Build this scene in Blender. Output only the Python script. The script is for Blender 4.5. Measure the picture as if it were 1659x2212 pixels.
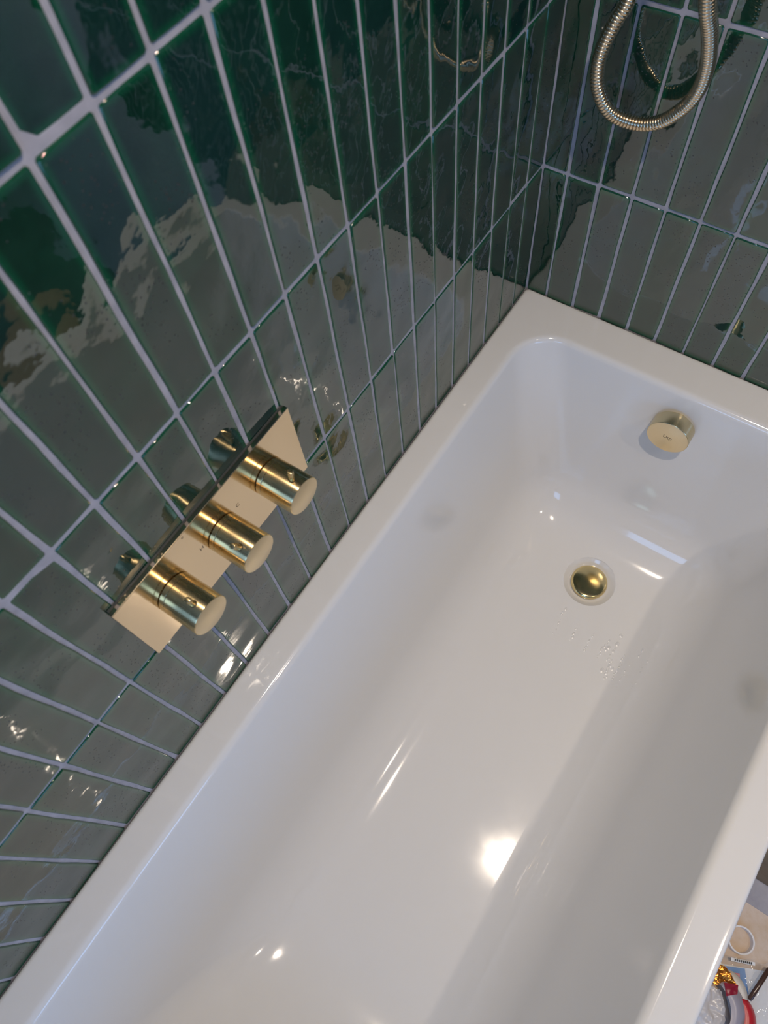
import bpy, bmesh, math, random
from mathutils import Vector, Matrix

for o in list(bpy.data.objects):
    bpy.data.objects.remove(o, do_unlink=True)
SC = bpy.context.scene
COL = SC.collection
PI = math.pi
random.seed(7)

# ------------------------------------------------------------------ camera
cam_d = bpy.data.cameras.new('camera')
cam = bpy.data.objects.new('camera', cam_d)
COL.objects.link(cam)
cam_d.sensor_fit = 'VERTICAL'
cam_d.sensor_height = 24.0
cam_d.lens = 1562.97 / 2212.0 * 24.0
cam_d.clip_start = 0.02
RX = Vector((0.82884208, 0.55444015, -0.07494614))
RY = Vector((0.46979056, -0.76244331, -0.4449461))
RZ = Vector((-0.30383816, 0.33358106, -0.89241585))
M = Matrix((RX, -RY, -RZ)).transposed().to_4x4()
M.translation = Vector((0.38064, -0.90158, 1.01715))
cam.matrix_world = M
cam_d.dof.use_dof = True
cam_d.dof.focus_distance = 1.15
cam_d.dof.aperture_fstop = 4.8
SC.camera = cam

# ------------------------------------------------------------------ exposure, renderer
SC.view_settings.view_transform = 'Standard'
SC.view_settings.look = 'None'
SC.view_settings.gamma = 1.0
SC.view_settings.use_curve_mapping = False
SC.view_settings.exposure = -0.12
cy = SC.cycles
cy.use_denoising = True
cy.use_adaptive_sampling = True
cy.adaptive_threshold = 0.045
cy.adaptive_min_samples = 16
cy.max_bounces = 7
cy.diffuse_bounces = 4
cy.glossy_bounces = 4
cy.transmission_bounces = 6
cy.transparent_max_bounces = 12
cy.blur_glossy = 0.7
cy.sample_clamp_indirect = 12.0
cy.caustics_reflective = True

# ------------------------------------------------------------------ sky
W = bpy.data.worlds.new('sky')
SC.world = W
W.use_nodes = True
bg = W.node_tree.nodes['Background']
bg.inputs[0].default_value = (0.27, 0.52, 1.0, 1)
SKY = 6.6
bg.inputs[1].default_value = SKY

FLOOR = -0.56
CEIL = 1.772
RX1 = 2.3          # opposite wall
RY0 = -2.35        # wall behind the bath foot
WY0, WY1, WZ0, WZ1 = -2.25, -1.10, -0.12, 0.84   # window opening in the opposite wall
VX0, VX1, VZ0, VZ1 = 0.30, 1.05, 0.50, 1.25      # smaller window in the wall behind the bath foot

def area(name, loc, target, size, power, color, shape='DISK', spread=PI):
    l = bpy.data.lights.new(name, 'AREA')
    l.shape = shape
    l.size = size
    l.energy = power
    l.color = color
    l.spread = spread
    o = bpy.data.objects.new(name, l)
    COL.objects.link(o)
    o.location = loc
    d = Vector(target) - Vector(loc)
    o.rotation_euler = d.to_track_quat('-Z', 'Y').to_euler()
    return o

por = area('window_portal', (RX1 + 0.02, (WY0 + WY1) / 2, (WZ0 + WZ1) / 2), (0, (WY0 + WY1) / 2, (WZ0 + WZ1) / 2), 1, 1, (1, 1, 1), 'RECTANGLE')
por.data.size = WY1 - WY0
por.data.size_y = WZ1 - WZ0
por.data.cycles.is_portal = True
por2 = area('window_portal', ((VX0 + VX1) / 2, RY0 - 0.02, (VZ0 + VZ1) / 2), ((VX0 + VX1) / 2, 0, (VZ0 + VZ1) / 2), VX1 - VX0, 1, (1, 1, 1), 'SQUARE')
por2.data.cycles.is_portal = True
DOWN = [(0.575, -0.71), (1.42, -0.62)]
DOWN_W = [8.5, 3.9]
WARM = (1.0, 0.84, 0.67)

# ------------------------------------------------------------------ materials
PW, PH, H1 = 0.052, 0.25325, 0.2529     # tile pitch and first joint height
GAP, GAPH = 0.0045, 0.0056             # joint widths
def mat(name, base=(0.8, 0.8, 0.8), rough=0.5, metal=0.0, ior=1.5, **kw):
    m = bpy.data.materials.new(name)
    m.use_nodes = True
    nt = m.node_tree
    b = nt.nodes['Principled BSDF']
    b.inputs['Base Color'].default_value = (*base, 1)
    b.inputs['Roughness'].default_value = rough
    b.inputs['Metallic'].default_value = metal
    b.inputs['IOR'].default_value = ior
    for k, v in kw.items():
        b.inputs[k].default_value = v
    return m, nt, b

def N(nt, t, **inp):
    n = nt.nodes.new(t)
    for k, v in inp.items():
        if hasattr(n, k) and k not in n.inputs:
            setattr(n, k, v)
        else:
            n.inputs[k].default_value = v
    return n

def L(nt, a, ao, b, bi):
    nt.links.new(a.outputs[ao], b.inputs[bi])

def tile_material(name, dark, light, blue, rough, ior):
    m, nt, b = mat(name, dark, rough, ior=ior)
    tc = N(nt, 'ShaderNodeTexCoord')
    oi = N(nt, 'ShaderNodeObjectInfo')
    mul = N(nt, 'ShaderNodeMath', operation='MULTIPLY'); mul.inputs[1].default_value = 37.0
    L(nt, oi, 'Random', mul, 0)
    comb = N(nt, 'ShaderNodeCombineXYZ')
    L(nt, mul, 0, comb, 0); L(nt, mul, 0, comb, 1); L(nt, mul, 0, comb, 2)
    add = N(nt, 'ShaderNodeVectorMath', operation='ADD')
    L(nt, tc, 'Object', add, 0); L(nt, comb, 0, add, 1)
    # glaze pooling: cloudy colour inside a tile, tone differs from tile to tile
    cl = N(nt, 'ShaderNodeTexNoise', Scale=22.0, Detail=4.0, Roughness=0.6)
    L(nt, add, 0, cl, 'Vector')
    r1 = N(nt, 'ShaderNodeValToRGB')
    r1.color_ramp.elements[0].position = 0.3; r1.color_ramp.elements[0].color = (*dark, 1)
    r1.color_ramp.elements[1].position = 0.75; r1.color_ramp.elements[1].color = (*light, 1)
    L(nt, cl, 'Fac', r1, 0)
    mx = N(nt, 'ShaderNodeMix', data_type='RGBA')
    mx.inputs[7].default_value = (*blue, 1)
    mr = N(nt, 'ShaderNodeMath', operation='MULTIPLY'); mr.inputs[1].default_value = 0.75
    L(nt, oi, 'Random', mr, 0)
    L(nt, mr, 0, mx, 0); L(nt, r1, 0, mx, 6)
    # tiny dark pits in the glaze
    pit = N(nt, 'ShaderNodeTexVoronoi', Scale=210.0)
    L(nt, add, 0, pit, 'Vector')
    pm = N(nt, 'ShaderNodeTexNoise', Scale=16.0, Detail=2.0)
    L(nt, add, 0, pm, 'Vector')
    lt = N(nt, 'ShaderNodeMath', operation='LESS_THAN'); lt.inputs[1].default_value = 0.20
    L(nt, pit, 'Distance', lt, 0)
    gt = N(nt, 'ShaderNodeMath', operation='GREATER_THAN'); gt.inputs[1].default_value = 0.53
    L(nt, pm, 'Fac', gt, 0)
    pt = N(nt, 'ShaderNodeMath', operation='MULTIPLY')
    L(nt, lt, 0, pt, 0); L(nt, gt, 0, pt, 1)
    mx2 = N(nt, 'ShaderNodeMix', data_type='RGBA')
    mx2.inputs[7].default_value = (0.004, 0.006, 0.005, 1)
    L(nt, pt, 0, mx2, 0); L(nt, mx, 2, mx2, 6)
    # the glaze thins out and turns brighter green towards the tile's edges
    sp = N(nt, 'ShaderNodeSeparateXYZ')
    L(nt, tc, 'Object', sp, 0)
    fs = []
    for ch, half in ((0, (PW - GAP) / 2), (2, (PH - GAPH) / 2)):
        ab = N(nt, 'ShaderNodeMath', operation='ABSOLUTE')
        L(nt, sp, ch, ab, 0)
        sm = N(nt, 'ShaderNodeMapRange', interpolation_type='SMOOTHSTEP')
        sm.inputs[1].default_value = half - 0.0075; sm.inputs[2].default_value = half - 0.0005
        L(nt, ab, 0, sm, 0); fs.append(sm)
    mxm = N(nt, 'ShaderNodeMath', operation='MAXIMUM')
    L(nt, fs[0], 0, mxm, 0); L(nt, fs[1], 0, mxm, 1)
    mx3 = N(nt, 'ShaderNodeMix', data_type='RGBA')
    mx3.inputs[7].default_value = (0.004, 0.085, 0.036, 1)
    L(nt, mxm, 0, mx3, 0); L(nt, mx2, 2, mx3, 6)
    L(nt, mx3, 2, b, 'Base Color')
    rr = N(nt, 'ShaderNodeMapRange'); rr.inputs[3].default_value = rough; rr.inputs[4].default_value = 0.5
    L(nt, pt, 0, rr, 0); L(nt, rr, 0, b, 'Roughness')
    # hand-made relief: long swells plus a tighter ripple
    w1 = N(nt, 'ShaderNodeTexNoise', Scale=15.0, Detail=1.0, Roughness=0.4)
    L(nt, add, 0, w1, 'Vector')
    w2 = N(nt, 'ShaderNodeTexNoise', Scale=55.0, Detail=2.0, Roughness=0.5)
    L(nt, add, 0, w2, 'Vector')
    b1 = N(nt, 'ShaderNodeBump', Strength=1.0, Distance=0.0040)
    L(nt, w1, 'Fac', b1, 'Height')
    b2 = N(nt, 'ShaderNodeBump', Strength=1.0, Distance=0.00022)
    L(nt, w2, 'Fac', b2, 'Height'); L(nt, b1, 0, b2, 'Normal')
    L(nt, b2, 0, b, 'Normal')
    return m

M_TILE = tile_material('green_glaze', (0.0022, 0.022, 0.012), (0.008, 0.050, 0.027), (0.008, 0.030, 0.030), 0.025, 2.15)
M_EDGE, nt, b = mat('green_glaze_edge', (0.006, 0.065, 0.032), 0.06, ior=1.7)

M_GROUT, nt, b = mat('grout', (0.40, 0.385, 0.42), 0.85)
tc = N(nt, 'ShaderNodeTexCoord')
n1 = N(nt, 'ShaderNodeTexNoise', Scale=60.0, Detail=5.0)
L(nt, tc, 'Object', n1, 'Vector')
rp = N(nt, 'ShaderNodeValToRGB')
rp.color_ramp.elements[0].position = 0.3; rp.color_ramp.elements[0].color = (0.34, 0.33, 0.37, 1)
rp.color_ramp.elements[1].position = 0.7; rp.color_ramp.elements[1].color = (0.47, 0.45, 0.49, 1)
L(nt, n1, 'Fac', rp, 0); L(nt, rp, 0, b, 'Base Color')
n2 = N(nt, 'ShaderNodeTexNoise', Scale=900.0, Detail=3.0)
L(nt, tc, 'Object', n2, 'Vector')
bp_ = N(nt, 'ShaderNodeBump', Strength=0.5, Distance=0.0005)
L(nt, n2, 'Fac', bp_, 'Height'); L(nt, bp_, 0, b, 'Normal')

M_TUB, nt, b = mat('white_acrylic', (0.78, 0.775, 0.765), 0.05, ior=1.58)
tc = N(nt, 'ShaderNodeTexCoord')
n1 = N(nt, 'ShaderNodeTexNoise', Scale=9.0, Detail=4.0, Roughness=0.6)
L(nt, tc, 'Object', n1, 'Vector')
mr = N(nt, 'ShaderNodeMapRange'); mr.inputs[1].default_value = 0.35; mr.inputs[2].default_value = 0.7
mr.inputs[3].default_value = 0.06; mr.inputs[4].default_value = 0.10
L(nt, n1, 'Fac', mr, 0); L(nt, mr, 0, b, 'Roughness')

def brass(name, base, rough, aniso=0.0, grain=(1, 1, 1), tangent=None, bump=0.25):
    m, nt, b = mat(name, base, rough, metal=1.0)
    tc = N(nt, 'ShaderNodeTexCoord')
    mp = N(nt, 'ShaderNodeMapping'); mp.inputs['Scale'].default_value = grain
    L(nt, tc, 'Object', mp, 0)
    n = N(nt, 'ShaderNodeTexNoise', Scale=700.0, Detail=3.0)
    L(nt, mp, 0, n, 'Vector')
    mr = N(nt, 'ShaderNodeMapRange'); mr.inputs[3].default_value = rough * 0.93; mr.inputs[4].default_value = rough * 1.07
    L(nt, n, 'Fac', mr, 0); L(nt, mr, 0, b, 'Roughness')
    bmp = N(nt, 'ShaderNodeBump', Strength=bump, Distance=0.0001)
    L(nt, n, 'Fac', bmp, 'Height'); L(nt, bmp, 0, b, 'Normal')
    if aniso:
        b.inputs['Anisotropic'].default_value = aniso
        b.inputs['Anisotropic Rotation'].default_value = 0.25
        tg = N(nt, 'ShaderNodeTangent', direction_type='RADIAL', axis=tangent)
        L(nt, tg, 0, b, 'Tangent')
    return m

GOLD = (0.70, 0.55, 0.34)
M_PLATE = brass('brushed_brass_plate', (0.84, 0.67, 0.45), 0.12, grain=(1, 0.08, 1))
M_KNOB = brass('spun_brass', (0.80, 0.62, 0.33), 0.27, 0.85, (0.1, 1, 1), 'X', 0.02)
M_FACE = brass('satin_brass_face', (0.84, 0.69, 0.45), 0.33)
M_HOSE = brass('brass_hose', (0.78, 0.62, 0.42), 0.20)
M_POL = brass('polished_brass', (0.80, 0.64, 0.32), 0.13)
M_OVER = brass('brushed_brass_filler', (0.70, 0.59, 0.36), 0.26, 0.7, (1, 0.1, 1), 'Y', 0.02)
M_BLACK, _, _ = mat('black_gap', (0.01, 0.009, 0.008), 0.6)
M_ETCH, _, _ = mat('etched_letter', (0.16, 0.12, 0.08), 0.5, metal=0.6)
M_CEIL, nt, b = mat('ceiling_paint', (0.58, 0.57, 0.55), 0.7)
M_PAINT, nt, b = mat('wall_paint_light', (0.62, 0.62, 0.61), 0.6)
M_DARK, nt, b = mat('wall_paint_dark', (0.030, 0.042, 0.036), 0.6)
M_FRAME, _, _ = mat('window_white', (0.75, 0.75, 0.75), 0.35)
M_SIL, _, _ = mat('silicone', (0.05, 0.055, 0.055), 0.35)

def noise_col(name, c0, c1, scale, rough, bump=0.0, detail=5.0):
    m, nt, b = mat(name, c0, rough)
    tc = N(nt, 'ShaderNodeTexCoord')
    n = N(nt, 'ShaderNodeTexNoise', Scale=scale, Detail=detail, Roughness=0.65)
    L(nt, tc, 'Object', n, 'Vector')
    r = N(nt, 'ShaderNodeValToRGB')
    r.color_ramp.elements[0].position = 0.35; r.color_ramp.elements[0].color = (*c0, 1)
    r.color_ramp.elements[1].position = 0.68; r.color_ramp.elements[1].color = (*c1, 1)
    L(nt, n, 'Fac', r, 0); L(nt, r, 0, b, 'Base Color')
    if bump:
        bm = N(nt, 'ShaderNodeBump', Strength=0.6, Distance=bump)
        L(nt, n, 'Fac', bm, 'Height'); L(nt, bm, 0, b, 'Normal')
    return m, nt, b

M_FLOOR, _, _ = noise_col('dark_slate_floor', (0.030, 0.032, 0.033), (0.05, 0.05, 0.048), 8.0, 0.55)
M_SHEET, _, _ = noise_col('beige_floor_sheet', (0.62, 0.46, 0.31), (0.72, 0.60, 0.50), 26.0, 0.8, 0.0004)
M_GREY, _, _ = noise_col('grey_card', (0.34, 0.33, 0.37), (0.42, 0.41, 0.44), 30.0, 0.7, 0.0003)
M_CARD, _, _ = noise_col('brown_cardboard', (0.30, 0.19, 0.10), (0.36, 0.24, 0.13), 40.0, 0.8)

def pane_material(name, color, opacity, rough, gloss):
    m = bpy.data.materials.new(name); m.use_nodes = True
    nt = m.node_tree
    nt.nodes.clear()
    out = N(nt, 'ShaderNodeOutputMaterial')
    tr = N(nt, 'ShaderNodeBsdfTransparent')
    pb = N(nt, 'ShaderNodeBsdfPrincipled')
    pb.inputs['Base Color'].default_value = (*color, 1)
    pb.inputs['Roughness'].default_value = rough
    pb.inputs['IOR'].default_value = gloss
    mx = N(nt, 'ShaderNodeMixShader'); mx.inputs[0].default_value = opacity
    L(nt, tr, 0, mx, 1); L(nt, pb, 0, mx, 2); L(nt, mx, 0, out, 0)
    return m
M_GLASS = pane_material('window_glass', (0.02, 0.02, 0.02), 0.08, 0.02, 1.5)

# ------------------------------------------------------------------ mesh helpers
def finish(name, bm, mats, parent=None, smooth=True, angle=35, loc=None):
    bmesh.ops.recalc_face_normals(bm, faces=bm.faces)
    me = bpy.data.meshes.new(name)
    bm.to_mesh(me); bm.free()
    for m in (mats if isinstance(mats, (list, tuple)) else [mats]):
        me.materials.append(m)
    if smooth:
        me.polygons.foreach_set('use_smooth', [True] * len(me.polygons))
        me.set_sharp_from_angle(angle=math.radians(angle))
    o = bpy.data.objects.new(name, me)
    COL.objects.link(o)
    if parent: o.parent = parent
    if loc: o.location = loc
    return o

def box_bm(bm, x0, x1, y0, y1, z0, z1, mi=0, bevel=0.0):
    g = bmesh.ops.create_cube(bm, size=1.0)
    vs = g['verts']
    for v in vs:
        v.co = Vector((x0 if v.co.x < 0 else x1, y0 if v.co.y < 0 else y1, z0 if v.co.z < 0 else z1))
    es = list({e for v in vs for e in v.link_edges})
    for f in {f for v in vs for f in v.link_faces}: f.material_index = mi
    if bevel:
        bmesh.ops.bevel(bm, geom=es, offset=bevel, segments=2, affect='EDGES', profile=0.5)

def box(name, x0, x1, y0, y1, z0, z1, m, parent=None, bevel=0.0, **kw):
    bm = bmesh.new()
    box_bm(bm, x0, x1, y0, y1, z0, z1, 0, bevel)
    return finish(name, bm, m, parent, **kw)

def loft(bm, rings, closed=True, cap0=False, cap1=False, mis=None):
    vr = [[bm.verts.new(p) for p in r] for r in rings]
    n = len(rings[0])
    for k in range(len(vr) - 1):
        for i in range(n if closed else n - 1):
            j = (i + 1) % n
            f = bm.faces.new((vr[k][i], vr[k][j], vr[k + 1][j], vr[k + 1][i]))
            if mis: f.material_index = mis[k]
    if cap0: bm.faces.new(list(reversed(vr[0])))
    if cap1: bm.faces.new(vr[-1])
    return vr

def frame_for(axis):
    a = Vector(axis).normalized()
    h = Vector((0, 0, 1)) if abs(a.z) < 0.9 else Vector((1, 0, 0))
    u = a.cross(h).normalized()
    return a, u, a.cross(u).normalized()

def lathe(bm, origin, axis, prof, n=48, cap0=True, cap1=True, mis=None):
    a, u, w = frame_for(axis)
    o = Vector(origin)
    rings = []
    for t, r in prof:
        rings.append([o + a * t + (u * math.cos(2 * PI * i / n) + w * math.sin(2 * PI * i / n)) * max(r, 1e-5) for i in range(n)])
    return loft(bm, rings, True, cap0, cap1, mis)

def tag(o, label=None, cat=None, group=None, kind=None):
    if label: o['label'] = label
    if cat: o['category'] = cat
    if group: o['group'] = group
    if kind: o['kind'] = kind
    return o

def empty(name, loc=(0, 0, 0)):
    o = bpy.data.objects.new(name, None)
    COL.objects.link(o)
    o.location = loc
    return o

def lettering(name, text, size, matrix, parent, m=None, depth=0.00008):
    c = bpy.data.curves.new(name, 'FONT')
    c.body = text; c.size = size; c.extrude = depth
    c.align_x = 'CENTER'; c.align_y = 'CENTER'
    t = bpy.data.objects.new(name, c)
    COL.objects.link(t)
    dg = bpy.context.evaluated_depsgraph_get()
    me = bpy.data.meshes.new_from_object(t.evaluated_get(dg))
    bpy.data.objects.remove(t, do_unlink=True)
    me.materials.clear(); me.materials.append(m or M_ETCH)
    o = bpy.data.objects.new(name, me)
    COL.objects.link(o)
    me.transform(matrix)
    o.parent = parent
    return o

# ------------------------------------------------------------------ room shell
T = 0.12
wall_left = tag(box('wall_left', -T, -0.0014, RY0 - T, T, FLOOR - 0.1, CEIL + 0.1, M_GROUT, smooth=False), 'long bathroom wall clad in stacked dark green glazed tiles', kind='structure')
wall_back = tag(box('wall_back', -0.0014, RX1, 0.0014, T, FLOOR - 0.1, CEIL + 0.1, M_GROUT, smooth=False), 'end wall of dark green glazed tiles behind the hose', kind='structure')
bm = bmesh.new()
box_bm(bm, RX1, RX1 + T, RY0 - T, WY0, FLOOR - 0.1, CEIL + 0.1)
box_bm(bm, RX1, RX1 + T, WY1, T, FLOOR - 0.1, CEIL + 0.1)
box_bm(bm, RX1, RX1 + T, WY0, WY1, FLOOR - 0.1, WZ0)
box_bm(bm, RX1, RX1 + T, WY0, WY1, WZ1, CEIL + 0.1)
wall_right = tag(finish('wall_right', bm, M_DARK, smooth=False), 'dark painted wall with the window across the room from the bath', kind='structure')
floor = tag(box('floor', -0.0014, RX1, RY0, 0.0014, FLOOR - 0.1, FLOOR, M_FLOOR, smooth=False), 'dark floor beside the bath', kind='structure')
ceiling = tag(box('ceiling', -0.0014, RX1, RY0, 0.0014, CEIL, CEIL + 0.1, M_CEIL, smooth=False), 'pale ceiling above the bath', kind='structure')
bm = bmesh.new()
box_bm(bm, -0.0014, VX0, RY0 - T, RY0, FLOOR - 0.1, CEIL + 0.1)
box_bm(bm, VX1, RX1, RY0 - T, RY0, FLOOR - 0.1, CEIL + 0.1)
box_bm(bm, VX0, VX1, RY0 - T, RY0, FLOOR - 0.1, VZ0)
box_bm(bm, VX0, VX1, RY0 - T, RY0, VZ1, CEIL + 0.1)
wall_front = tag(finish('wall_front', bm, M_PAINT, smooth=False), 'pale wall with a small window behind the bath foot', kind='structure')
win2 = tag(empty('window_2', (VX0, RY0, VZ0)), 'small white framed window behind the bath foot', kind='structure')
for (x0, x1, z0, z1) in ((0, 0.04, 0, VZ1 - VZ0), (VX1 - VX0 - 0.04, VX1 - VX0, 0, VZ1 - VZ0), (0.04, VX1 - VX0 - 0.04, 0, 0.04), (0.04, VX1 - VX0 - 0.04, VZ1 - VZ0 - 0.04, VZ1 - VZ0)):
    box('window_frame', x0, x1, -0.08, -0.03, z0, z1, M_FRAME, win2, 0.004)
box('pane', 0.04, VX1 - VX0 - 0.04, -0.058, -0.054, 0.04, VZ1 - VZ0 - 0.04, M_GLASS, win2, smooth=False)
win = tag(empty('window_1', (RX1, (WY0 + WY1) / 2, WZ0)), 'white framed window across the room from the bath', kind='structure')
WI = Matrix.Translation(-Vector(win.location))
fw = 0.05
ym = (WY0 + WY1) / 2
for (y0, y1, z0, z1) in ((WY0, WY0 + fw, WZ0, WZ1), (WY1 - fw, WY1, WZ0, WZ1), (WY0 + fw, WY1 - fw, WZ0, WZ0 + fw), (WY0 + fw, WY1 - fw, WZ1 - fw, WZ1), (ym - 0.025, ym + 0.025, WZ0 + fw, WZ1 - fw)):
    o = box('window_frame', RX1 + 0.03, RX1 + 0.08, y0, y1, z0, z1, M_FRAME, win, 0.004); o.data.transform(WI)
for (y0, y1) in ((WY0 + fw, ym - 0.025), (ym + 0.025, WY1 - fw)):
    o = box('pane', RX1 + 0.054, RX1 + 0.058, y0, y1, WZ0 + fw, WZ1 - fw, M_GLASS, win, smooth=False); o.data.transform(WI)

# ------------------------------------------------------------------ tiles
def tile_mesh(name, w, h, seed):
    rnd = random.Random(seed)
    def wob(amp, ph, f, t): return amp * (math.sin(f * t + ph) + 0.5 * math.sin(2.3 * f * t + 2.1 * ph))
    n_l, n_s = 9, 3
    pts = []
    ph = [rnd.uniform(0, 6.28) for _ in range(4)]
    cr = 0.0016
    hw, hh = w / 2, h / 2
    def side(p, q, n, k, amp):
        d = Vector(q) - Vector(p); nrm = Vector((d.y, -d.x)).normalized()
        for i in range(n):
            t = i / (n - 1)
            c = Vector(p) + d * t
            env = 1.0
            c += nrm * (wob(amp, ph[k], 5.0 + 4 * (k % 2), t) * env + rnd.uniform(-1, 1) * amp * 0.45)
            pts.append(c)
    side((-hw + cr, -hh), (hw - cr, -hh), n_s, 0, 0.00025)
    side((hw, -hh + cr), (hw, hh - cr), n_l, 1, 0.00042)
    side((hw - cr, hh), (-hw + cr, hh), n_s, 2, 0.00025)
    side((-hw, hh - cr), (-hw, -hh + cr), n_l, 3, 0.00042)
    def inset(p, d):
        return Vector((p.x * (hw - d) / hw, p.y * (hh - d) / hh))
    rings = []
    e = 0.0013
    for d, y in ((0, 0.006), (0, 0.0012), (0.0005, 0.0004), (0.0014, 0.0)):
        rings.append([Vector((inset(p, d).x, y, inset(p, d).y)) for p in pts])
    bm = bmesh.new()
    vr = loft(bm, rings, True, False, False, [1, 1, 1])
    f = bm.faces.new(vr[-1]); f.material_index = 0
    # faces of the rounded edge nearest the flat keep the deep glaze colour
    bmesh.ops.recalc_face_normals(bm, faces=bm.faces)
    if f.normal.y > 0:
        bmesh.ops.reverse_faces(bm, faces=bm.faces)
    me = bpy.data.meshes.new(name)
    bm.to_mesh(me); bm.free()
    me.materials.append(M_TILE); me.materials.append(M_EDGE)
    sm = [len(p.vertices) <= 4 for p in me.polygons]
    me.polygons.foreach_set('use_smooth', sm)
    return me

BOT = [tile_mesh('tile', PW - GAP, PH - GAPH / 2 + 0.004, 500 + i) for i in range(10)]
FULL = [tile_mesh('tile', PW - GAP, PH - GAPH, 100 + i) for i in range(14)]
rt = random.Random(11)
def put_tile(me, parent, c, side):
    o = bpy.data.objects.new('tile', me)
    COL.objects.link(o)
    o.parent = parent
    jx, jz = rt.gauss(0, 0.0004), rt.gauss(0, 0.0005)
    tx, tz, roll = rt.gauss(0, 0.0035), rt.gauss(0, 0.0075), rt.gauss(0, 0.0018)
    dep = rt.uniform(-0.0004, 0.0003)
    flip = rt.choice((0, 1))
    if side == 'long':
        o.location = (-dep, c[0] + jx, c[1] + jz)
        base = Matrix.Rotation(PI / 2, 4, 'Z')
    else:
        o.location = (c[0] + jx, dep, c[1] + jz)
        base = Matrix.Identity(4)
    rot = base @ Matrix.Rotation(tx, 4, 'X') @ Matrix.Rotation(tz, 4, 'Z') @ Matrix.Rotation(roll + (PI if flip else 0), 4, 'Y')
    o.rotation_euler = rot.to_euler()
    return o

ROWS = 7
part_l = [tile_mesh('tile', 0.0493 - GAP * 0.5 - 0.0012, (PH - GAPH) if i else (PH - GAPH / 2 + 0.004), 300 + i) for i in range(2)]
part_b = [tile_mesh('tile', 0.0403 - GAP * 0.5 - 0.0012, (PH - GAPH) if i else (PH - GAPH / 2 + 0.004), 320 + i) for i in range(2)]
for r in range(ROWS):
    zc = H1 - PH / 2 + r * PH
    if r == 0:
        zc = (H1 - GAPH / 2 - 0.004) / 2
    put_tile(part_l[1 if r else 0], wall_left, (-0.0493 / 2 - 0.0004 + 0.0004, zc), 'long')
    for k in range(36):
        yc = -0.0493 - (k + 0.5) * PW
        put_tile(rt.choice(BOT if r == 0 else FULL), wall_left, (yc, zc), 'long')
    put_tile(part_b[1 if r else 0], wall_back, (0.0403 / 2 - 0.0004, zc), 'end')
    for k in range(19):
        xc = 0.0403 + (k + 0.5) * PW
        put_tile(rt.choice(BOT if r == 0 else FULL), wall_back, (xc, zc), 'end')

# ------------------------------------------------------------------ bathtub
tub = tag(empty('bathtub', (0.35, -0.85, FLOOR)), 'white rectangular acrylic bathtub with brass waste, set against green tiled walls', 'bathtub')
TI = Matrix.Translation(-Vector(tub.location))
NC, NL, NS = 10, 30, 12
def rrect(x0, x1, y0, y1, r, z):
    p = []
    def arc(cx, cy, a0):
        for i in range(NC + 1):
            a = a0 + (PI / 2) * i / NC
            p.append((cx + r * math.cos(a), cy + r * math.sin(a), z))
    def line(a, b, n):
        for i in range(1, n):
            t = i / n
            p.append((a[0] + (b[0] - a[0]) * t, a[1] + (b[1] - a[1]) * t, z))
    arc(x1 - r, y1 - r, 0)
    line((x1 - r, y1), (x0 + r, y1), NS)
    arc(x0 + r, y1 - r, PI / 2)
    line((x0, y1 - r), (x0, y0 + r), NL)
    arc(x0 + r, y0 + r, PI)
    line((x0 + r, y0), (x1 - r, y0), NS)
    arc(x1 - r, y0 + r, 1.5 * PI)
    line((x1, y0 + r), (x1, y1 - r), NL)
    return p

OX0, OX1, OY0, OY1 = 0.0008, 0.699, -1.70, -0.0008
IX0, IX1, IY0, IY1 = 0.0575, 0.6415, -1.625, -0.0815
rings = []
er = 0.007
for z, a, b_, c in ((-0.425, 0.20, 0.46, 0.20), (-0.405, 0.13, 0.36, 0.14), (-0.30, 0.105, 0.25, 0.115), (-0.05, 0.04, 0.05, 0.05), (-0.0452, 0.03, 0.03, 0.03)):
    rings.append(rrect(OX0 + a, OX1 - a, OY0 + b_, OY1 - c, 0.02, z))
rings.append(rrect(OX0, OX1, OY0, OY1, 0.006, -0.045))
rings.append(rrect(OX0, OX1, OY0, OY1, 0.006, -er))
for i in range(1, 6):
    a = PI / 2 * i / 5
    d = er * (1 - math.cos(a))
    rings.append(rrect(OX0 + d, OX1 - d, OY0 + d, OY1 - d, 0.006 + 0.001 * i, -er + er * math.sin(a)))
rings.append(rrect(OX0 + er + 0.004, OX1 - er - 0.004, OY0 + er + 0.004, OY1 - er - 0.004, 0.012, 0.0))
lr = 0.012
rings.append(rrect(IX0 - lr - 0.004, IX1 + lr + 0.004, IY0 - lr - 0.004, IY1 + lr + 0.004, 0.084, 0.0))
for i in range(0, 6):
    a = math.radians(76) * i / 5
    d = lr - lr * math.sin(a)
    rings.append(rrect(IX0 - d, IX1 + d, IY0 - d, IY1 + d, 0.070 + d, -lr * (1 - math.cos(a))))
def quad(P0, P1, P2, n=40):
    return [((1 - t) ** 2 * P0[0] + 2 * t * (1 - t) * P1[0] + t * t * P2[0], (1 - t) ** 2 * P0[1] + 2 * t * (1 - t) * P1[1] + t * t * P2[1]) for t in [i / n for i in range(n + 1)]]
ZB = -0.40
side_c = [(0.0, -0.009)] + quad((0.068, -0.295), (0.093, ZB), (0.178, ZB))
end_c = [(0.0, -0.009)] + quad((0.045, -0.285), (0.064, ZB), (0.188, ZB))
back_c = [(0.0, -0.009)] + quad((0.24, -0.25), (0.385, ZB), (0.52, ZB))
def at(c, z):
    for (a, za), (b_, zb) in zip(c, c[1:]):
        if za >= z >= zb and za > zb:
            return a + (b_ - a) * (za - z) / (za - zb)
    return c[-1][0]
zs = [-0.03, -0.07, -0.12, -0.17, -0.22, -0.25, -0.275] + [ZB + (0.4 - 0.295) * (1 - t) ** 2 for t in [i / 13 for i in range(14)]]
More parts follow.
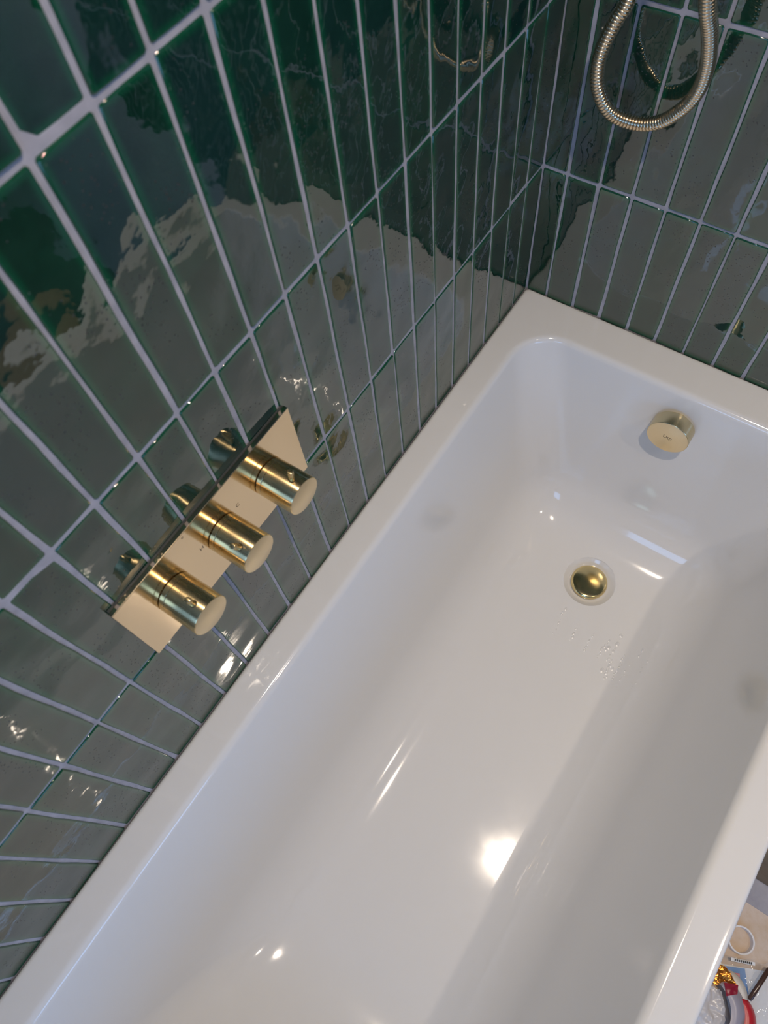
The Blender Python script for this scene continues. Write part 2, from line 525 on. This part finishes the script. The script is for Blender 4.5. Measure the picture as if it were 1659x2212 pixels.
for z in zs:
    s, e_, bk = at(side_c, z), at(end_c, z), at(back_c, z)
    t = min(1.0, max(0.0, (-0.295 - z) / 0.105))
    r = 0.070 + 0.018 * min(1, -z / 0.295) - 0.042 * t
    rings.append(rrect(IX0 + s, IX1 - s, IY0 + bk, IY1 - e_, r, z))
s, e_, bk = 0.178, 0.188, 0.52
for d in (0.003, 0.012):
    rings.append(rrect(IX0 + s + d, IX1 - s - d, IY0 + bk + d, IY1 - e_ - d, 0.046 - d, ZB))
bm = bmesh.new()
vr = loft(bm, rings, True, True, True)
DX, DY = 0.346, -0.283
shell = finish('shell', bm, M_TUB, None, True, 40)
# shallow dish around the waste
bm = bmesh.new()
lathe(bm, (DX, DY, ZB), (0, 0, -1), [(-0.05, 0.0535), (-0.001, 0.0535), (0.0012, 0.0515), (0.005, 0.0475), (0.0085, 0.043), (0.010, 0.039), (0.0103, 0.02)], 64)
cut = finish('cut', bm, M_TUB)
md = shell.modifiers.new('dish', 'BOOLEAN')
md.operation = 'DIFFERENCE'; md.object = cut; md.solver = 'EXACT'
wn = shell.modifiers.new('wn', 'WEIGHTED_NORMAL'); wn.keep_sharp = True; wn.weight = 60
dg = bpy.context.evaluated_depsgraph_get()
me2 = bpy.data.meshes.new_from_object(shell.evaluated_get(dg))
shell.modifiers.clear()
shell.data = me2
bpy.data.objects.remove(cut, do_unlink=True)
shell.data.transform(TI)
shell.parent = tub
def tpart(o, par=None):
    o.data.transform(TI)
    o.parent = par or tub
    return o
tpart(box('front_panel', 0.672, 0.688, -1.69, -0.012, FLOOR, -0.044, M_TUB, bevel=0.002))
tpart(box('end_panel', 0.02, 0.671, -1.69, -1.674, FLOOR, -0.044, M_TUB, bevel=0.002))
for (x, y) in ((0.09, -0.22), (0.61, -0.22), (0.09, -1.5), (0.61, -1.5)):
    bm = bmesh.new()
    lathe(bm, (x, y, FLOOR), (0, 0, 1), [(0, 0.03), (0.012, 0.03), (0.014, 0.012), (0.30, 0.012)], 16)
    tpart(finish('foot', bm, M_BLACK))
# click waste
bm = bmesh.new()
lathe(bm, (DX, DY, ZB - 0.0103), (0, 0, 1), [(0.0, 0.031), (0.0030, 0.031), (0.0045, 0.029)], 48)
tpart(finish('waste_flange', bm, M_BLACK))
bm = bmesh.new()
R0 = 0.0365
prof = [(0.004, R0 - 0.002), (0.006, R0), (0.009, R0), (0.0105, R0 - 0.0006), (0.0115, R0 - 0.002)]
for i in range(1, 9):
    a = i / 9
    prof.append((0.0115 + 0.0032 * math.sin(a * PI / 2), (R0 - 0.002) * math.cos(a * PI / 2)))
prof.append((0.0148, 0.0005))
lathe(bm, (DX, DY, ZB - 0.0103), (0, 0, 1), prof, 64)
tpart(tag(finish('waste_plug', bm, M_POL), 'round polished brass waste plug'))
# overflow filler: the end wall leans, follow its slope
FX, FZ = 0.3465, -0.0690
sl = 0.070 / 0.286
ny = Vector((0, -1, 0.04)).normalized()
wy = IY1 - at(end_c, FZ)
Rf = 0.0360
bm = bmesh.new()
o0 = Vector((FX, wy - 0.0005, FZ))
lathe(bm, o0, ny, [(-0.012, 0.028), (0.004, 0.028), (0.004, Rf), (0.0305, Rf), (0.0312, Rf - 0.0006), (0.0314, Rf - 0.0012)], 72, mis=[0, 0, 0, 0, 1])
fill = finish('overflow_filler', bm, [M_OVER, M_FACE])
for p in fill.data.polygons:
    if len(p.vertices) > 10: p.material_index = 1
tpart(tag(fill, 'round brushed brass overflow filler'))
xa = Vector((1, 0, 0)); za = ny; ya = za.cross(xa)
mt = Matrix((xa, ya, za)).transposed().to_4x4()
mt.translation = o0 + ny * 0.0314 + ya * 0.001
le = lettering('engraved_lettering', 'Utp', 0.0105, mt, None, M_ETCH)
tpart(le, fill)

# ------------------------------------------------------------------ brass shower valve
valve = tag(empty('shower_valve', (0, -0.752, 0.321)), 'brushed brass three-handle shower valve plate on the green tiled wall', 'shower valve')
VI = Matrix.Translation(-Vector(valve.location))
def vpart(o, par=None):
    o.data.transform(VI)
    o.parent = par or valve
    return o
bm = bmesh.new()
box_bm(bm, 0.0022, 0.0080, -0.892, -0.6155, 0.2575, 0.3845, 0, 0.0006)
vpart(finish('plate', bm, M_PLATE, None, True, 12))
box_ = vpart(box('backing_gasket', 0.0002, 0.0022, -0.8905, -0.617, 0.259, 0.3855, M_SIL))
KR = 0.0235
KZ = 0.321
for ky, pin_ang in ((-0.8335, 6), (-0.7525, 24), (-0.6715, -4)):
    bm = bmesh.new()
    lathe(bm, (0, ky, KZ), (1, 0, 0), [(0.0078, 0.0215), (0.0088, 0.0215)], 64)
    vpart(finish('shadow_gap', bm, M_BLACK))
    bm = bmesh.new()
    lathe(bm, (0, ky, KZ), (1, 0, 0), [(0.0087, KR - 0.0006), (0.0090, KR), (0.0144, KR), (0.0147, KR - 0.0003), (0.0147, 0.018)], 72)
    vpart(finish('collar', bm, M_KNOB))
    bm = bmesh.new()
    lathe(bm, (0, ky, KZ), (1, 0, 0), [(0.0145, 0.0222), (0.0152, 0.0222)], 64)
    vpart(finish('shadow_gap', bm, M_BLACK))
    bm = bmesh.new()
    lathe(bm, (0, ky, KZ), (1, 0, 0), [(0.0152, KR - 0.0003), (0.0155, KR), (0.0572, KR), (0.0579, KR - 0.0004), (0.0582, KR - 0.0011)], 72)
    kn = finish('handle', bm, [M_KNOB, M_FACE])
    for p in kn.data.polygons:
        if len(p.vertices) > 10 and p.center.x > 0.05: p.material_index = 1
    vpart(kn)
    a = math.radians(pin_ang)
    d = Vector((0, -math.sin(a), math.cos(a)))
    bm = bmesh.new()
    lathe(bm, Vector((0.0455, ky, KZ)) + d * (KR - 0.004), d, [(0, 0.0034), (0.0195, 0.0034), (0.0202, 0.0032), (0.0205, 0.0027)], 24)
    vpart(finish('pin', bm, M_KNOB), kn)
    bm = bmesh.new()
    lathe(bm, Vector((0.0455, ky, KZ)) + d * (KR - 0.0008), d, [(0, 0.0040), (0.0010, 0.0040)], 24)
    vpart(finish('pin_shadow_disc', bm, M_BLACK), kn)  # black disc paints the shadow circle around the pin's foot
ex = Vector((0, 1, 0)); ey = Vector((0, 0, 1)); ez = Vector((1, 0, 0))
def on_plate(y, z):
    m_ = Matrix((ex, ey, ez)).transposed().to_4x4()
    m_.translation = Vector((0.00802, y, z))
    return m_
for ch, y, z, sz in (('H', -0.7828, 0.334, 0.0085), ('C', -0.7225, 0.3335, 0.0075), ('o', -0.7925, 0.3795, 0.0060)):
    vpart(lettering('engraved_lettering', ch, sz, on_plate(y, z), None))

# ------------------------------------------------------------------ shower hose
HP = [(0.118, -0.004, 0.700), (0.118, -0.030, 0.700), (0.117, -0.043, 0.690), (0.114, -0.047, 0.66), (0.108, -0.048, 0.60),
      (0.0943, -0.05, 0.5329), (0.0873, -0.052, 0.5142), (0.0815, -0.055, 0.4955), (0.0773, -0.057, 0.4758), (0.0771, -0.058, 0.4559), (0.0809, -0.057, 0.4351), (0.0913, -0.054, 0.4143), (0.1049, -0.048, 0.3994), (0.1237, -0.041, 0.3917), (0.1435, -0.036, 0.3913), (0.1636, -0.036, 0.4017), (0.1828, -0.042, 0.4251), (0.1957, -0.05, 0.4503), (0.2024, -0.06, 0.477), (0.2044, -0.072, 0.5052), (0.2032, -0.085, 0.5311), (0.2007, -0.098, 0.5545), (0.1952, -0.118, 0.5901),
      (0.188, -0.135, 0.65), (0.186, -0.140, 0.75), (0.19, -0.128, 0.86), (0.20, -0.098, 0.98), (0.205, -0.07, 1.08), (0.205, -0.06, 1.16)]
def catmull(P, n=12):
    P = [Vector(p) for p in P]
    out = []
    for i in range(len(P) - 1):
        p0 = P[max(i - 1, 0)]; p1 = P[i]; p2 = P[i + 1]; p3 = P[min(i + 2, len(P) - 1)]
        for k in range(n):
            t = k / n
            out.append(0.5 * ((2 * p1) + (p2 - p0) * t + (2 * p0 - 5 * p1 + 4 * p2 - p3) * t * t + (3 * p1 - p0 - 3 * p2 + p3) * t ** 3))
    out.append(P[-1])
    return out
def sweep(bm, path, prof, pitch, n=18):
    # arc-length walk, profile [(fraction of pitch, radius)]
    ln = [0.0]
    for a, b_ in zip(path, path[1:]): ln.append(ln[-1] + (b_ - a).length)
    tot = ln[-1]
    nr = int(tot / pitch)
    pos, rad = [], []
    for i in range(nr):
        for fr, r in prof:
            pos.append((i + fr) * pitch); rad.append(r)
    rings = []
    k = 0; up = None
    for s_, r in zip(pos, rad):
        while k < len(ln) - 2 and ln[k + 1] < s_: k += 1
        t = (s_ - ln[k]) / max(ln[k + 1] - ln[k], 1e-9)
        c = path[k].lerp(path[k + 1], t)
        d0 = (path[k + 1] - path[k]).normalized()
        d1 = (path[min(k + 2, len(path) - 1)] - path[min(k + 1, len(path) - 2)]).normalized()
        d = d0.lerp(d1, t).normalized()
        if up is None:
            up = d.orthogonal().normalized()
        u = (up - d * up.dot(d)).normalized(); up = u
        w_ = d.cross(u)
        rings.append([c + (u * math.cos(2 * PI * i / n) + w_ * math.sin(2 * PI * i / n)) * r for i in range(n)])
    loft(bm, rings, True, True, True)
hose = tag(empty('shower_hose', (0.118, 0, 0.70)), 'looped ribbed brass shower hose hanging in front of the end wall', 'shower hose')
HI = Matrix.Translation(-Vector(hose.location))
bm = bmesh.new()
hr = 0.0087
sweep(bm, catmull(HP), [(0.0, hr * 0.87), (0.10, hr * 0.97), (0.30, hr), (0.70, hr), (0.90, hr * 0.97)], 0.0043)
o = finish('hose', bm, M_HOSE, None, True, 60); o.data.transform(HI); o.parent = hose
bm = bmesh.new()
lathe(bm, (0.118, 0.0, 0.70), (0, -1, 0), [(0.0005, 0.028), (0.006, 0.028), (0.0065, 0.027), (0.0065, 0.012), (0.026, 0.012)], 40)
o = finish('wall_outlet', bm, M_HOSE); o.data.transform(HI); o.parent = hose
bm = bmesh.new()
lathe(bm, (0.205, -0.06, 1.13), (0, 0, 1), [(0, 0.010), (0.03, 0.012), (0.16, 0.012), (0.165, 0.009)], 32)
o = finish('handset', bm, M_HOSE); o.data.transform(HI); o.parent = hose
bm = bmesh.new()
lathe(bm, (0.205, 0.0, 1.18), (0, -1, 0), [(0.0005, 0.02), (0.005, 0.02), (0.006, 0.009), (0.05, 0.009)], 32)
o = finish('handset_holder', bm, M_HOSE); o.data.transform(HI); o.parent = hose

# ------------------------------------------------------------------ ceiling downlights
M_BULB = bpy.data.materials.new('lamp_lens'); M_BULB.use_nodes = True
for (x, y), p, lab in zip(DOWN, DOWN_W, ('round ceiling downlight above the bath', 'round ceiling downlight over the open floor beside the bath')):
    r = tag(empty('downlight', (x, y, CEIL)), lab, 'downlight', 'ceiling downlights')
    bm = bmesh.new()
    lathe(bm, (0, 0, 0), (0, 0, -1), [(0.0, 0.045), (0.004, 0.045), (0.006, 0.042), (0.006, 0.032), (0.001, 0.031)], 40, False, False)
    finish('bezel', bm, M_FRAME, r)
    l = area('lamp', (x, y, CEIL - 0.008), (x, y, 0), 0.046, p, WARM, spread=math.radians(125))

# ------------------------------------------------------------------ water left in the bath
rw = random.Random(5)
bm = bmesh.new()
trails = [((0.333, -0.36), (0.336, -0.426), 8), ((0.369, -0.386), (0.37, -0.416), 6), ((0.403, -0.378), (0.402, -0.423), 9), ((0.434, -0.375), (0.428, -0.423), 9), ((0.45, -0.36), (0.448, -0.42), 8), ((0.472, -0.386), (0.474, -0.443), 12), ((0.455, -0.41), (0.462, -0.45), 10), ((0.512, -0.375), (0.511, -0.454), 12), ((0.488, -0.40), (0.485, -0.452), 8)]
dots = []
for a, b_, n in trails:
    for i in range(n):
        t = (i + rw.uniform(-0.3, 0.3)) / n
        dots.append((a[0] + (b_[0] - a[0]) * t + rw.gauss(0, 0.0012), a[1] + (b_[1] - a[1]) * t, rw.uniform(0.0010, 0.0026)))
for i in range(14):
    dots.append((rw.uniform(0.43, 0.50), rw.uniform(-0.45, -0.35), rw.uniform(0.0018, 0.0042)))
def floor_z(x):
    s_ = max(0.0, x - (IX1 - 0.178))
    if s_ <= 0: return ZB
    best = ZB
    for (a, za) in side_c[1:]:
        if (0.178 - a) <= s_: return za
    return best
for x, y, r in dots:
    el = rw.uniform(1.0, 1.7)
    prof = [(0.0, r), (r * 0.35, r * 0.93), (r * 0.6, r * 0.7), (r * 0.75, r * 0.35), (r * 0.78, 0.0001)]
    n = 10
    zf = floor_z(x) + 0.0001
    rgs = [[(x + math.cos(2 * PI * i / n) * q, y + math.sin(2 * PI * i / n) * q * el, zf + t * 0.42) for i in range(n)] for t, q in prof]
    loft(bm, rgs, True, False, True)
M_WATER = pane_material('water', (0.95, 0.95, 0.95), 0.50, 0.30, 2.6)
tag(finish('water_droplets', bm, M_WATER), 'scattered water droplets on the tub floor near the brass waste', 'water', kind='stuff')

# ------------------------------------------------------------------ floor clutter by the bath
ZS = FLOOR + 0.002
sheet = tag(box('floor_sheet', 0.705, 1.12, -1.70, -0.30, FLOOR, ZS, M_SHEET, smooth=False), 'beige protective paper sheet laid along the bath on the floor', 'paper sheet')
gsheet = tag(box('grey_card', 0.73, 1.08, -0.632, -0.33, ZS, ZS + 0.003, M_GREY, smooth=False), 'flat grey card lying on the beige sheet under the carton', 'card')
gsheet.data.transform(Matrix.Rotation(math.radians(0), 4, 'Z'))
crate = tag(empty('cardboard_box', (0.92, -0.46, ZS + 0.003)), 'plain brown cardboard box standing on grey card beside the bath', 'cardboard box')
CI = Matrix.Translation(-Vector(crate.location))
bx = box('carton', 0.76, 1.08, -0.586, -0.34, ZS + 0.003, -0.30, M_CARD, bevel=0.002); bx.data.transform(CI); bx.parent = crate
bx = box('flap', 0.76, 1.08, -0.5885, -0.5862, -0.43, -0.3005, M_CARD, bevel=0.0008); bx.data.transform(CI); bx.parent = crate
bm = bmesh.new()
lathe(bm, (0, 0, 0), (0, 0, 1), [(0, 0.0205), (0, 0.0232), (0.0005, 0.0236), (0.0135, 0.0236), (0.014, 0.0232), (0.014, 0.0210), (0.0135, 0.0205), (0, 0.0205)], 56, False, False)
M_RING, _, _ = mat('white_plastic', (0.80, 0.78, 0.77), 0.4)
tag(finish('plastic_ring', bm, M_RING, None, True, 35, (0.8825, -0.697, ZS)), 'small white plastic ring lying on the beige sheet', 'ring')

def crumple(name, corners, m, parent, nu=26, nv=26, amp=0.004, seed=0, thick=0.0004, freq=34.0, edge=0.0):
    """a crumpled sheet spanned by four corner points, solid, with folds"""
    from mathutils import noise
    c = [Vector(p) for p in corners]
    bm = bmesh.new()
    off = Vector((seed * 3.7, seed * 1.3, seed * 2.9))
    def P(u, v):
        u2 = u + edge * noise.noise(Vector((u * 3, v * 7, seed)))
        v2 = v + edge * noise.noise(Vector((u * 7, v * 3, seed + 9)))
        p = c[0].lerp(c[1], u2).lerp(c[3].lerp(c[2], u2), v2)
        h = noise.noise(p * freq + off) + 0.5 * abs(noise.noise(p * freq * 2.3 + off)) + 0.35 * noise.noise(p * freq * 4.7 + off)
        return p + Vector((0.2 * h, 0.2 * h, h)) * amp
    top = [[P(i / nu, j / nv) for i in range(nu + 1)] for j in range(nv + 1)]
    vt = [[bm.verts.new(p) for p in r] for r in top]
    vb = [[bm.verts.new(p - Vector((0, 0, thick))) for p in r] for r in top]
    for j in range(nv):
        for i in range(nu):
            bm.faces.new((vt[j][i], vt[j][i + 1], vt[j + 1][i + 1], vt[j + 1][i]))
            bm.faces.new((vb[j][i], vb[j + 1][i], vb[j + 1][i + 1], vb[j][i + 1]))
    for i in range(nu):
        bm.faces.new((vt[0][i], vb[0][i], vb[0][i + 1], vt[0][i + 1]))
        bm.faces.new((vt[nv][i], vt[nv][i + 1], vb[nv][i + 1], vb[nv][i]))
    for j in range(nv):
        bm.faces.new((vt[j][0], vt[j + 1][0], vb[j + 1][0], vb[j][0]))
        bm.faces.new((vt[j][nu], vb[j][nu], vb[j + 1][nu], vt[j + 1][nu]))
    o = finish(name, bm, m, None, True, 60)
    if parent:
        o.data.transform(Matrix.Translation(-Vector(parent.location)))
        o.parent = parent
    return o

M_CLEAR = pane_material('clear_plastic', (0.80, 0.80, 0.80), 0.09, 0.06, 2.0)
M_MILKY = pane_material('milky_plastic', (0.78, 0.77, 0.78), 0.72, 0.25, 1.5)
M_BLUE, _, _ = mat('blue_print', (0.010, 0.20, 0.55), 0.35)
M_RED, _, _ = mat('red_print', (0.55, 0.025, 0.035), 0.3)
M_DRED, _, _ = mat('dark_red_print', (0.28, 0.01, 0.03), 0.3)
M_CREAM, _, _ = mat('cream_print', (0.76, 0.70, 0.60), 0.4)
M_MAUVE, _, _ = mat('mauve_film', (0.36, 0.33, 0.37), 0.3)
M_FOIL, _, _ = mat('orange_foil', (0.85, 0.30, 0.05), 0.22, metal=0.85)
M_WHT, _, _ = mat('white_print', (0.78, 0.78, 0.76), 0.5)
M_BRN, _, _ = mat('dark_brown_lacquer', (0.07, 0.035, 0.025), 0.18)
M_INK, _, _ = mat('black_ink', (0.03, 0.03, 0.03), 0.5)

bag = tag(empty('clear_plastic_bag', (0.92, -0.79, ZS)), 'clear plastic packet with blue and red printed card on the beige sheet', 'plastic bag')
crumple('inner_card', [(0.866, -0.752, -0.552), (0.960, -0.708, -0.552), (1.02, -0.835, -0.552), (0.955, -0.872, -0.552)], M_WHT, bag, 8, 8, 0.0005, 3)
crumple('blue_panel', [(0.862, -0.757, -0.5490), (0.906, -0.735, -0.5490), (0.926, -0.768, -0.5490), (0.893, -0.781, -0.5490)], M_BLUE, bag, 8, 8, 0.0005, 4)
crumple('red_panel', [(0.874, -0.760, -0.5475), (0.901, -0.747, -0.5475), (0.905, -0.757, -0.5475), (0.878, -0.770, -0.5475)], M_RED, bag, 8, 4, 0.0004, 5)
crumple('film', [(0.842, -0.748, -0.541), (0.945, -0.700, -0.541), (1.03, -0.835, -0.541), (0.952, -0.878, -0.541)], M_CLEAR, bag, 40, 40, 0.0042, 6, 0.0003, 42.0, 0.03)
crumple('header_strip', [(0.875, -0.7335, -0.5345), (0.912, -0.7175, -0.5345), (0.914, -0.7225, -0.5345), (0.877, -0.7385, -0.5345)], M_WHT, bag, 10, 3, 0.0006, 7)
for i in range(9):
    t = 0.15 + i * 0.085
    x0, y0 = 0.875 + 0.037 * t, -0.7335 + 0.016 * t
    crumple('printed_mark', [(x0, y0 - 0.0008, -0.5328), (x0 + 0.0020, y0 - 0.0001, -0.5328), (x0 + 0.0028, y0 - 0.0036, -0.5328), (x0 + 0.0008, y0 - 0.0043, -0.5328)], M_INK, bag, 2, 2, 0.0, 8)
bm = bmesh.new()
a = Vector((0.9345, -0.712, -0.530)); b2 = Vector((0.9235, -0.777, -0.531))
lathe(bm, a, b2 - a, [(0, 0.0022), (0.004, 0.0040), (0.062, 0.0042), (0.0655, 0.003)], 20)
tag(finish('brown_pencil', bm, M_BRN), 'short dark brown glossy stick lying on the clear packet', 'pencil')

packet = tag(empty('snack_packet', (0.90, -0.79, -0.535)), 'red and cream curved packet with orange foil end beside the bath', 'packet')
cc = Vector((0.853, -0.832))
def arc_strip(name, r0, r1, a0, a1, z0, z1, m, n=28, bow=0.006):
    bm = bmesh.new()
    rg = []
    for i in range(n + 1):
        t = i / n
        a = math.radians(a0 + (a1 - a0) * t)
        w = math.sin(PI * t) ** 0.5
        q = []
        for k in range(7):
            f = k / 6
            r = r0 + (r1 - r0) * f * (0.15 + 0.85 * w)
            q.append(Vector((cc.x + r * math.cos(a), cc.y + r * math.sin(a), z0 + (z1 - z0) * f + bow * math.sin(PI * f) * w)))
        rg.append(q + [p - Vector((0, 0, 0.0008)) for p in reversed(q)])
    loft(bm, rg, True, True, True)
    o = finish(name, bm, m, None, True, 50)
    o.data.transform(Matrix.Translation(-Vector(packet.location)))
    o.parent = packet
    return o
arc_strip('cream_band', 0.074, 0.0915, 28, 74, -0.524, -0.534, M_CREAM)
arc_strip('red_band', 0.074, 0.097, -14, 42, -0.519, -0.529, M_RED)
arc_strip('mauve_band', 0.050, 0.079, -25, 75, -0.512, -0.523, M_MAUVE)
crumple('foil_end', [(0.836, -0.762, -0.515), (0.868, -0.753, -0.517), (0.893, -0.770, -0.518), (0.860, -0.790, -0.515)], M_FOIL, packet, 30, 30, 0.0035, 12, 0.0004, 90.0)
crumple('red_end', [(0.872, -0.778, -0.513), (0.894, -0.768, -0.516), (0.897, -0.782, -0.514), (0.882, -0.795, -0.510)], M_DRED, packet, 14, 14, 0.0025, 13)
crumple('red_corner', [(0.925, -0.818, -0.510), (0.937, -0.812, -0.514), (0.945, -0.86, -0.514), (0.932, -0.86, -0.510)], M_DRED, packet, 12, 12, 0.003, 14)

sack = tag(empty('milky_plastic_bag', (0.88, -0.84, ZS)), 'crumpled milky white plastic bag lying against the bath side', 'plastic bag')
crumple('bag_body', [(0.825, -0.795, -0.537), (0.885, -0.790, -0.537), (0.928, -0.88, -0.537), (0.825, -0.93, -0.537)], M_MILKY, sack, 54, 54, 0.0085, 21, 0.0004, 26.0, 0.05)
crumple('bag_fold', [(0.835, -0.80, -0.549), (0.885, -0.80, -0.549), (0.925, -0.88, -0.549), (0.83, -0.92, -0.549)], M_MILKY, sack, 30, 30, 0.005, 22, 0.0004, 22.0, 0.05)
crumple('bag_base', [(0.83, -0.80, ZS + 0.002), (0.90, -0.80, ZS + 0.002), (0.93, -0.88, ZS + 0.002), (0.83, -0.92, ZS + 0.002)], M_MILKY, sack, 10, 10, 0.001, 23)
